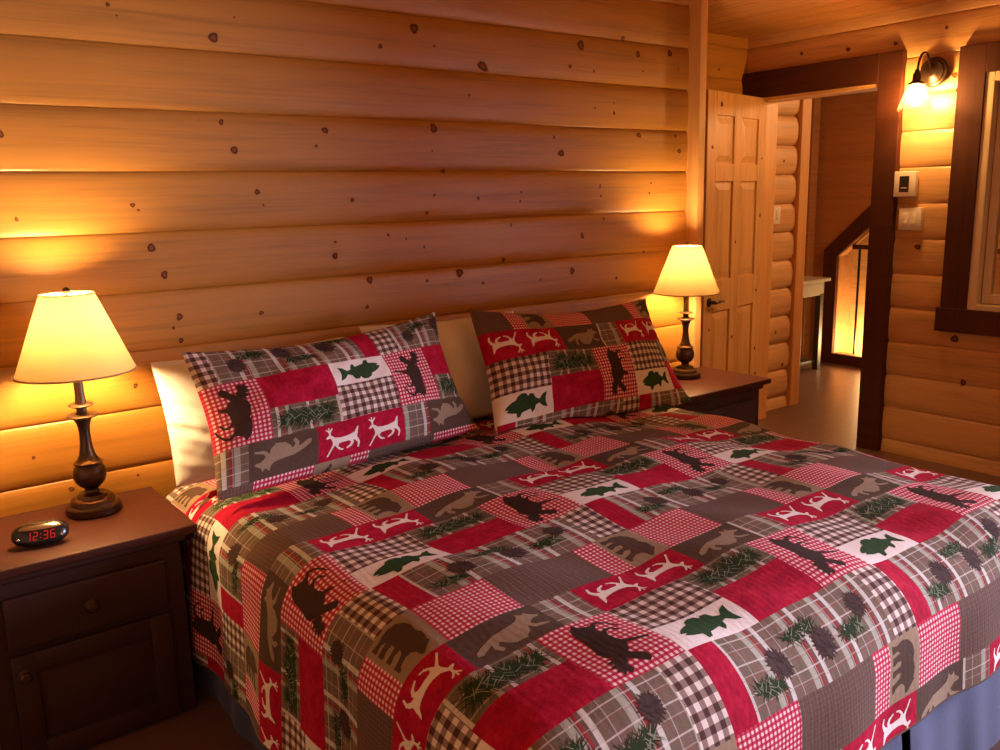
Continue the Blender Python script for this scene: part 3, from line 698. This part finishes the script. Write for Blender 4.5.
def sheet(name, fn, a0, a1, b0, b1, nx, ny, mat, parent):
    ga, gb = np.meshgrid(np.linspace(a0, a1, nx+1), np.linspace(b0, b1, ny+1)); V = fn(ga.ravel(), gb.ravel())
    i = np.arange(ny)[:, None]*(nx+1)+np.arange(nx)[None, :]; Fc = np.stack([i, i+1, i+nx+2, i+nx+1], -1).reshape(-1, 4)
    me = bpy.data.meshes.new(name); me.from_pydata(V.tolist(), [], Fc.tolist()); me.materials.append(mat)
    me.polygons.foreach_set('use_smooth', np.ones(len(Fc), bool))
    ul = me.uv_layers.new(name='UVMap'); ul.data.foreach_set('uv', np.stack([ga.ravel()[Fc], gb.ravel()[Fc]], -1).reshape(-1).astype(np.float32))
    o = bpy.data.objects.new(name, me); COL.objects.link(o); o.parent = parent; return o
sheet('backing', under, .31, 3.205, -2.855, -.61, 150, 112, C['tan'], qo)
ea = np.concatenate([np.full(150, .31), np.linspace(.31, 3.205, 220), np.full(150, 3.205)]); eb = np.concatenate([np.linspace(-2.855, -.61, 150), np.full(220, -.61), np.linspace(-.61, -2.855, 150)])
bm = B(); tube(bm, [tuple(p) for p in (quilt_surf(ea, eb)+under(ea, eb))/2], .0045, 8); mk('binding', bm, C['weave'], qo, True)
tag(qo, 'red and brown patchwork quilt with moose, deer and fish spread over the bed', 'quilt')

# ------------------------------------------------------------------ pillows
def pillow_fn(TL, TR, BL, BR, w, h, front, backt, sag=.04, pinch=.03, p=.62, seed=1, ears=0.0, crumple=1.0):
    TL, TR, BL, BR = map(np.array, (TL, TR, BL, BR))
    nrm = np.cross((TR-TL)+(BR-BL), (TL-BL)+(TR-BR)); nrm = nrm/np.linalg.norm(nrm)
    if nrm[1] > 0: nrm = -nrm
    r2 = np.random.default_rng(seed); ph = r2.uniform(0, 6, 6)
    def base(a, b):
        s = a/w; t = b/h
        s2 = .5+(s-.5)*(1-pinch*np.sin(PI*np.clip(t, 0, 1))); t2 = t+sag*np.sin(PI*np.clip(s, 0, 1))**1.2*(1-t)-.03*np.sin(PI*np.clip(s, 0, 1))*t*0
        P = (TL*(1-s2)[:, None]+TR*s2[:, None])*(1-t2)[:, None]+(BL*(1-s2)[:, None]+BR*s2[:, None])*t2[:, None]
        f = (np.clip(np.sin(PI*np.clip(s, 0, 1)), 0, 1)**p)*(np.clip(np.sin(PI*np.clip(t, 0, 1)), 0, 1)**p)
        P = P+nrm[None, :]*(ears*np.abs(2*np.clip(s, 0, 1)-1)**6*np.abs(2*np.clip(t, 0, 1)-1)**4)[:, None]
        wr = crumple*(.007*np.sin(s*9+ph[0]+3*t)*np.sin(t*7+ph[1])+.004*np.sin(s*21+ph[2])*np.sin(t*13+ph[3]-s*6)+.0016*np.sin(s*46+ph[4])*np.sin(t*31+ph[5]+s*9))
        return P, f, wr
    def rest(P):      # lies on the quilt
        on = P[:, 0] > XL+.004
        P[:, 2] = np.where(on, np.maximum(P[:, 2], quilt_top(P[:, 0], P[:, 1])+.006), P[:, 2]); return P
    def F(a, b): P, f, wr = base(a, b); return rest(P+nrm[None, :]*(front*f+wr*f)[:, None])
    def K(a, b): P, f, wr = base(a, b); return rest(P-nrm[None, :]*(backt*f-wr*f)[:, None])
    return F, K
def back_sheet(name, K, w, h, mat, parent, nx=60, ny=36):
    ga, gb = np.meshgrid(np.linspace(0, w, nx+1), np.linspace(0, h, ny+1)); V = K(ga.ravel(), gb.ravel())
    i = np.arange(ny)[:, None]*(nx+1)+np.arange(nx)[None, :]
    Fc = np.stack([i, i+1, i+nx+2, i+nx+1], -1).reshape(-1, 4)
    me = bpy.data.meshes.new(name); me.from_pydata(V.tolist(), [], Fc.tolist()); me.materials.append(mat)
    me.polygons.foreach_set('use_smooth', np.ones(len(Fc), bool))
    ul = me.uv_layers.new(name='UVMap'); ul.data.foreach_set('uv', np.stack([ga.ravel()[Fc], gb.ravel()[Fc]], -1).reshape(-1).astype(np.float32))
    o = bpy.data.objects.new(name, me); COL.objects.link(o); o.parent = parent; return o
def sham(name, corners, uoff, woff, sign, label, seed, front=.125, backt=.03, sag=.085):
    w, h = .97, .50
    F, K = pillow_fn(*corners, w, h, front, backt, sag, seed=seed, p=.52, pinch=.062, ears=.016, crumple=1.7)
    c0 = (Vector(corners[2])+Vector(corners[3]))/2
    r = tag(empty(name, c0), label, 'pillow', 'patchwork pillow shams')
    a = printed('sham_front', 0, w, 0, h, F, uoff, woff, sign, parent=r); loc(a, r)
    b = back_sheet('sham_back', K, w, h, C['weave'], r); loc(b, r)
    return r
sham('sham_pillow', ((.812, 2.70, 1.052), (1.765, 2.735, 1.082), (.782, 2.40, .660), (1.800, 2.52, .665)), .172, .475, -1, 'patchwork pillow sham nearest the clock nightstand, running deer upright', 1)
sham('sham_pillow', ((1.93, 2.745, 1.075), (2.835, 2.67, 1.045), (1.79, 2.40, .630), (2.84, 2.40, .622)), .195, -.104, 1, 'patchwork pillow sham with upside-down deer, on the doorway side of the bed', 2)
def white_pillow(corners, label, seed, front, backt, w=.75, h=.5, sag=.03, parent=None):
    F, K = pillow_fn(*corners, w, h, front, backt, sag, seed=seed, p=.5)
    r = tag(empty('pillow', (Vector(corners[2])+Vector(corners[3]))/2), label, 'pillow', 'white pillows behind the shams')
    nx, ny = 90, 60
    ga, gb = np.meshgrid(np.linspace(0, w, nx+1), np.linspace(0, h, ny+1)); ga, gb = ga.ravel(), gb.ravel()
    def crease(V, a, b):
        s = a/w; t = b/h; k = np.exp(-((s-.06)/.16)**2)*np.clip(np.sin(PI*t), 0, 1)
        V[:, 1] += (.0032*np.sin((t*9-s*7)*4)+.002*np.sin((t*15-s*14)*4))*k
        return V
    V = np.vstack([crease(F(ga, gb), ga, gb), K(ga, gb)])
    i = (np.arange(ny)[:, None]*(nx+1)+np.arange(nx)[None, :]); Ff = np.stack([i, i+nx+1, i+nx+2, i+1], -1).reshape(-1, 4); n0 = (nx+1)*(ny+1)
    Fb = np.stack([i, i+1, i+nx+2, i+nx+1], -1).reshape(-1, 4)+n0
    me = bpy.data.meshes.new('pillowcase'); me.from_pydata(V.tolist(), [], Ff.tolist()+Fb.tolist()); me.materials.append(M['linen'])
    me.polygons.foreach_set('use_smooth', np.ones(len(Ff)+len(Fb), bool))
    bmw = B(); bmw.from_mesh(me); bmesh.ops.remove_doubles(bmw, verts=bmw.verts[:], dist=1e-5); bmw.to_mesh(me); bmw.free()
    o = bpy.data.objects.new('pillowcase', me); COL.objects.link(o); o.parent = r; loc(o, r)
    return r
white_pillow(((.752, 2.82, 1.018), (1.45, 2.84, 1.02), (.732, 2.60, .665), (1.45, 2.62, .668)), 'white pillow behind the sham nearest the clock nightstand', 5, .085, .05)
white_pillow(((1.52, 2.865, 1.048), (2.25, 2.865, 1.035), (1.50, 2.66, .668), (2.25, 2.66, .668)), 'white pillow showing in the gap between the two shams', 6, .06, .05)

# ------------------------------------------------------------------ nightstands
def nightstand(x0, x1, y0, y1, zt, label):
    """x0..x1, y0..y1 the top slab; door knob near the x0 side"""
    xc, yc = (x0+x1)/2, (y0+y1)/2; w, d = x1-x0, y1-y0
    r = tag(empty('nightstand', (xc, yc, 0)), label, 'nightstand', 'dark cherry nightstands')
    X0, X1, Y0_, Y1 = -w/2, w/2, -d/2, d/2; ov = .045; fy = Y0_+.035
    bm = B(); bx(bm, X0, X1, Y0_, Y1, zt-.026, zt, .006, 3); mk('table_top', bm, M['cherry_top'], r, True, 30)
    bm = B(); bx(bm, X0+ov-.016, X1-ov+.016, fy-.014, Y1-.004, zt-.05, zt-.025, .008, 3); mk('moulding', bm, M['cherry'], r, True, 30)
    bm = B(); bx(bm, X0+ov, X1-ov, fy, Y1-.005, 0, zt-.048, .003, 2); mk('body', bm, M['cherry'], r)
    a, b = X0+ov+.05, X1-ov-.05
    bm = B(); z0, z1 = zt-.240, zt-.090
    bx(bm, a, b, fy-.016, fy+.004, z0, z1, .007, 3); dw = mk('drawer', bm, M['cherry'], r, True, 30)
    def knob(x, z, par):
        k = B(); R = Matrix.Rotation(PI/2, 4, 'X')
        lathe(k, [(.017, 0), (.017, .003), (.008, .006), (.007, .014), (.013, .020), (.0155, .026), (.012, .031), (.0, .033)], (0, 0, 0), 24, mat=R)
        o = mk('knob', k, M['bronze'], par, True, 40); o.location = (x, fy-.016, z); return o
    knob((a+b)/2, (z0+z1)/2, dw)
    bm = B(); z0, z1 = .014, zt-.255
    s = .06
    bx(bm, a, a+s, fy-.016, fy+.004, z0, z1, .004, 2); bx(bm, b-s, b, fy-.016, fy+.004, z0, z1, .004, 2)
    bx(bm, a+s-.004, b-s+.004, fy-.016, fy+.004, z0, z0+s, .004, 2); bx(bm, a+s-.004, b-s+.004, fy-.016, fy+.004, z1-s, z1, .004, 2)
    bx(bm, a+s-.004, b-s+.004, fy-.003, fy+.002, z0+s-.004, z1-s+.004)
    o0 = [(a+s+.006, z0+s+.006), (b-s-.006, z0+s+.006), (b-s-.006, z1-s-.006), (a+s+.006, z1-s-.006)]; g = .036
    va = [bm.verts.new((p[0], fy-.003, p[1])) for p in o0]; vb = [bm.verts.new((p[0]+sx*g, fy-.013, p[1]+sz*g)) for p, (sx, sz) in zip(o0, ((1, 1), (-1, 1), (-1, -1), (1, -1)))]
    for i in range(4): bm.faces.new((va[i], va[(i+1) % 4], vb[(i+1) % 4], vb[i]))
    bm.faces.new(vb); bmesh.ops.recalc_face_normals(bm, faces=bm.faces[:])
    dd = mk('door', bm, M['cherry'], r, True, 30)
    knob(a+.028, z1-.055, dd)
    return r
ZN = .592
nightstand(.130, .737, 2.447, 2.905, ZN, 'dark cherry nightstand carrying the digital clock and a lit lamp')
ZN2 = .622
nightstand(2.905, 3.512, 2.465, 2.915, ZN2, 'dark cherry nightstand beside the open pine door')

# ------------------------------------------------------------------ lamps
def lamp(loc_, label, rz=0.0):
    r = tag(empty('table_lamp', loc_, rz), label, 'lamp', 'lit bronze table lamps')
    bm = B()
    lathe(bm, [(.002, 0), (.076, 0), (.079, .004), (.079, .022), (.075, .027), (.066, .029), (.064, .040), (.058, .046), (.046, .049), (.043, .058), (.034, .062), (.022, .065), (.019, .072), (.022, .078),
               (.034, .086), (.043, .098), (.0475, .114), (.047, .128), (.042, .143), (.036, .151), (.041, .154), (.042, .158), (.036, .161), (.030, .168), (.023, .182), (.0185, .205), (.0160, .230), (.0155, .250), (.0175, .268), (.021, .282), (.027, .294),
               (.043, .299), (.046, .303), (.042, .307), (.020, .309), (.0145, .314), (.014, .328), (.030, .331), (.036, .335), (.031, .339), (.0155, .341), (.0135, .36), (.0135, .43), (.018, .432), (.018, .475), (.012, .478), (.002, .478)], seg=48)
    mk('base', bm, M['bronze'], r, True, 35)
    zb, zt, rb, rt = .436, .668, .165, .074
    bm = B(); sg = 64; rows = []
    for k in range(13):
        t = k/12; z = zb+(zt-zb)*t; rr = rb+(rt-rb)*t
        rows.append([Vector((rr*math.cos(2*PI*i/sg), rr*math.sin(2*PI*i/sg), z)) for i in range(sg)])
    grid_faces(bm, rows, True); sh = mk('lamp_shade', bm, M['shade'], r, True)
    for rr, z, w in ((rb, zb, .0028), (rt, zt, .0022)):
        bm = B(); n = 64; tube(bm, [(rr*math.cos(2*PI*i/n), rr*math.sin(2*PI*i/n), z) for i in range(n+1)], w, 8)
        mk('shade_rim', bm, M['shade_trim'], sh, True)
    bm = B()
    for k in range(3):
        a = 2*PI*k/3+.3; tube(bm, [(.004*math.cos(a), .004*math.sin(a), zt-.012), (.04*math.cos(a), .04*math.sin(a), zt-.014), (rt*math.cos(a), rt*math.sin(a), zt-.002)], .0016, 6)
    for s in (-1, 1):
        tube(bm, [(0, s*.016, .455)]+[(0, s*.052*math.sin(PI*t), .46+.20*t) for t in (.12, .25, .4, .55, .7, .85)]+[(0, s*.003, .66)], .0016, 6)
    mk('harp', bm, M['chrome'], r, True)
    bm = B(); lathe(bm, [(.004, .655), (.004, .668), (.010, .671), (.012, .677), (.009, .684), (.004, .688), (.001, .689)], seg=24); mk('finial', bm, M['bronze'], r, True, 40)
    bm = B(); sph(bm, (0, 0, .612), .03, 20); lathe(bm, [(.013, .478), (.013, .55), (.02, .582), (.024, .594)], seg=20, cap=False); mk('bulb', bm, M['bulb'], r, True)
    return r
lp = lamp((.530, 2.768, ZN+.0015), 'lit bronze table lamp with parchment shade standing behind the clock'); lp.rotation_euler = (0, math.radians(-.35), 0); lp.scale = (.995,)*3
lp = lamp((3.235, 2.768, ZN2), 'lit bronze table lamp on the nightstand beside the open door', .4); lp.scale = (.95,)*3

# ------------------------------------------------------------------ alarm clock
ck = tag(empty('alarm_clock', (.352, 2.588, ZN), math.radians(-13)), 'small black oval alarm clock with red digits reading 12:36', 'clock')
bm = B(); N1, N2 = 40, 20; rows = []
for j in range(N2+1):
    ph = -PI/2+PI*j/N2; row = []
    for i in range(N1):
        a = 2*PI*i/N1; cx, cy = math.cos(a), math.sin(a)
        x = .072*math.copysign(abs(cx)**.85, cx)*math.cos(ph)**.7; y = .034*math.copysign(abs(cy)**.85, cy)*math.cos(ph)**.7; z = .031+.030*math.copysign(abs(math.sin(ph))**.85, math.sin(ph))
        y += .012*(z-.03)/.03*.9
        row.append(Vector((x, y, max(z, .001))))
    rows.append(row)
grid_faces(bm, rows, True); mk('body', bm, M['black'], ck, True)
def clock_front(x, z):    # front surface of the shell
    s = (z-.031)/.030; ph = math.asin(math.copysign(min(1, abs(s))**(1/.85), s)); k = math.cos(ph)**.7
    cx = min(.999, abs(x)/(.072*k))**(1/.85); cy = math.sqrt(max(0, 1-cx*cx))
    return -.034*cy**.85*k+.012*(z-.03)/.03*.9
bm = B()
rows = [[Vector((x, clock_front(x, z)-.0012, z)) for x in np.linspace(-.052*k, .052*k, 20)] for z, k in zip(np.linspace(.049, .058, 5), (1, .98, .93, .85, .7))]
grid_faces(bm, rows); mk('chrome_band', bm, M['chrome'], ck, True)
SEG = {'1': 'bc', '2': 'abged', '3': 'abgcd', '6': 'afgedc'}
bm = B()
def quad(x0, x1, z0, z1):
    def P(x, z): return Vector((x+(z-.034)*.10, clock_front(x, z)-.0014, z))
    vs = [bm.verts.new(P(*q)) for q in ((x0, z0), (x1, z0), (x1, z1), (x0, z1))]; bm.faces.new(vs)
wd, hd_, th = .0125, .0215, .0026
for ch, xo in (('1', -.034), ('2', -.0165), ('3', .0085), ('6', .026)):
    z0 = .0235
    for s in SEG[ch]:
        if s == 'a': quad(xo+th*.6, xo+wd-th*.6, z0+hd_-th, z0+hd_)
        if s == 'd': quad(xo+th*.6, xo+wd-th*.6, z0, z0+th)
        if s == 'g': quad(xo+th*.6, xo+wd-th*.6, z0+hd_/2-th/2, z0+hd_/2+th/2)
        if s == 'b': quad(xo+wd-th, xo+wd, z0+hd_/2+.0008, z0+hd_-.0008)
        if s == 'c': quad(xo+wd-th, xo+wd, z0+.0008, z0+hd_/2-.0008)
        if s == 'f': quad(xo, xo+th, z0+hd_/2+.0008, z0+hd_-.0008)
        if s == 'e': quad(xo, xo+th, z0+.0008, z0+hd_/2-.0008)
for zz in (.0295, .0385): quad(.0015, .0042, zz-.0013, zz+.0013)
mk('digits', bm, M['led'], ck)
for x in (-.053, .053):
    bm = B(); sph(bm, (x, clock_front(x, .027)-.001, .027), .0042, 12); mk('button', bm, M['chrome'], ck, True)

# ------------------------------------------------------------------ wall fittings
sx, sy, sz = XR_-.034, 2.388, 2.094
sc = tag(empty('wall_sconce', (sx, sy, sz)), 'lit bronze wall sconce with a clear glass shade between doorway and window', 'lamp')
bm = B(); lathe(bm, [(.001, .0), (.074, .0), (.076, .006), (.070, .013), (.060, .015), (.056, .021), (.040, .024), (.030, .030), (.018, .034), (.001, .036)], seg=44, mat=Matrix.Rotation(-PI/2, 4, 'Y'))
mk('backplate', bm, M['bronze'], sc, True, 30)
bm = B(); pts = []
for k in range(17):
    t = k/16
    pts.append(((1-t)**3*-.03+3*(1-t)**2*t*-.035+3*(1-t)*t*t*-.125+t**3*-.125, .026*t, (1-t)**3*-.02+3*(1-t)**2*t*.118+3*(1-t)*t*t*.140+t**3*-.006))
tube(bm, pts, .0062, 12); mk('arm', bm, M['bronze'], sc, True, 40)
ax, ay = -.125, .026
bm = B(); lathe(bm, [(.004, .030), (.010, .026), (.013, .012), (.020, .006), (.021, -.030), (.028, -.034), (.040, -.040), (.042, -.047), (.036, -.050), (.001, -.050)], (ax, ay, -.018), 32); mk('socket', bm, M['bronze'], sc, True, 35)
bm = B(); lathe(bm, [(.036, -.045), (.044, -.052), (.055, -.085), (.069, -.125), (.086, -.175), (.0835, -.175), (.0665, -.125), (.0525, -.085), (.041, -.054), (.034, -.047)], (ax, ay, -.018), 48, cap=False); mk('glass_shade', bm, M['shade_glass'], sc, True, 50)
bm = B(); sph(bm, (ax, ay, -.132), .034, 20, (1, 1, 1.15)); lathe(bm, [(.012, -.05), (.012, -.068), (.02, -.09), (.025, -.10)], (ax, ay, -.018), 20, cap=False); mk('bulb', bm, M['sconce_bulb'], sc, True)

th = tag(empty('thermostat', (XR_-.036, 2.495, 1.525)), 'white thermostat with a dark display above the switches by the doorway', 'thermostat')
bm = B(); bx(bm, -.024, .012, -.061, .061, -.068, .068, .006, 3); mk('housing', bm, M['plastic'], th, True, 40)
bm = B(); bx(bm, -.0255, -.022, -.026, .028, -.042, .043, .001, 1); dsp = mk('display', bm, M['lcd'], th)
bm = B(); bx(bm, -.0262, -.0250, -.016, .018, -.022, -.017); mk('display_marks', bm, M['cable'], dsp)

def switch(name, locv, rz, gangs, w, h, label):
    r = tag(empty(name, locv, rz), label, 'light switch', 'white light switch plates')
    bm = B(); bx(bm, -.008, .030, -w/2, w/2, -h/2, h/2, .003, 2); mk('wall_plate', bm, M['plastic'], r, True, 40)
    for g in range(gangs):
        y = (g-(gangs-1)/2)*.046
        bm = B(); bx(bm, -.0115, -.007, y-.016, y+.016, -.033, .033, .0015, 2); bx(bm, -.015, -.009, y-.013, y+.013, -.031, -.010, .002, 2); mk('rocker', bm, M['plastic'], r, True, 40)
    return r
switch('light_switch', (XR_-.036, 2.46, 1.338), 0, 2, .125, .122, 'double rocker switch plate on the log wall below the thermostat')
switch('light_switch', (5.032, 3.562, 1.348), PI/2, 2, .116, .12, 'light switch plate on the hall log wall seen through the doorway')

# ------------------------------------------------------------------ light
def point(name, locv, power, col, size):
    l = bpy.data.lights.new(name, 'POINT'); l.energy = power; l.color = col; l.shadow_soft_size = size
    o = bpy.data.objects.new(name, l); COL.objects.link(o); o.location = locv; return o
point('hall_ceiling_light', (6.1, 2.2, 2.25), P_HALL, (1, .62, .30), .10)
point('stair_light', (7.085, 3.93, .15), P_STAIR, (1, .66, .30), .05)
l = bpy.data.lights.new('window_daylight', 'AREA'); l.energy = P_DAY; l.color = (.78, .76, 1.0); l.shape = 'RECTANGLE'; l.size = VZ1-VZ0; l.size_y = V1-V0
o = bpy.data.objects.new('window_daylight', l); COL.objects.link(o); o.location = (5.06, (V0+V1)/2, (VZ0+VZ1)/2); o.rotation_euler = (0, PI/2, 0)
w = bpy.data.worlds.new('overcast_sky'); SC.world = w; w.use_nodes = True
w.node_tree.nodes['Background'].inputs[0].default_value = (.74, .76, 1.0, 1); w.node_tree.nodes['Background'].inputs[1].default_value = .8

# ------------------------------------------------------------------ camera
R = [[0.7936360266687419, -0.6079380337097313, -0.023520296396891554], [0.13946243607612727, 0.14415960311434184, 0.9796776192981176], [-0.5921926089518208, -0.7807876510287934, 0.19919477378629893]]
cam = bpy.data.cameras.new('camera'); cam.sensor_fit = 'HORIZONTAL'; cam.sensor_width = 36.0; cam.lens = 36.0*867.593/1000.0; cam.clip_start = .02
co = bpy.data.objects.new('camera', cam); COL.objects.link(co)
m4 = Matrix(((R[0][0], R[1][0], R[2][0], 0), (R[0][1], R[1][1], R[2][1], 0), (R[0][2], R[1][2], R[2][2], 1.5), (0, 0, 0, 1)))
co.matrix_world = m4; SC.camera = co
SC.view_settings.view_transform = 'Standard'; SC.view_settings.look = 'None'; SC.view_settings.gamma = 1.0; SC.view_settings.use_curve_mapping = False
SC.view_settings.exposure = 0.0
SC.cycles.use_denoising = True; SC.cycles.max_bounces = 10; SC.cycles.diffuse_bounces = 6; SC.cycles.sample_clamp_indirect = 6.0
SC.cycles.caustics_reflective = False; SC.cycles.caustics_refractive = False
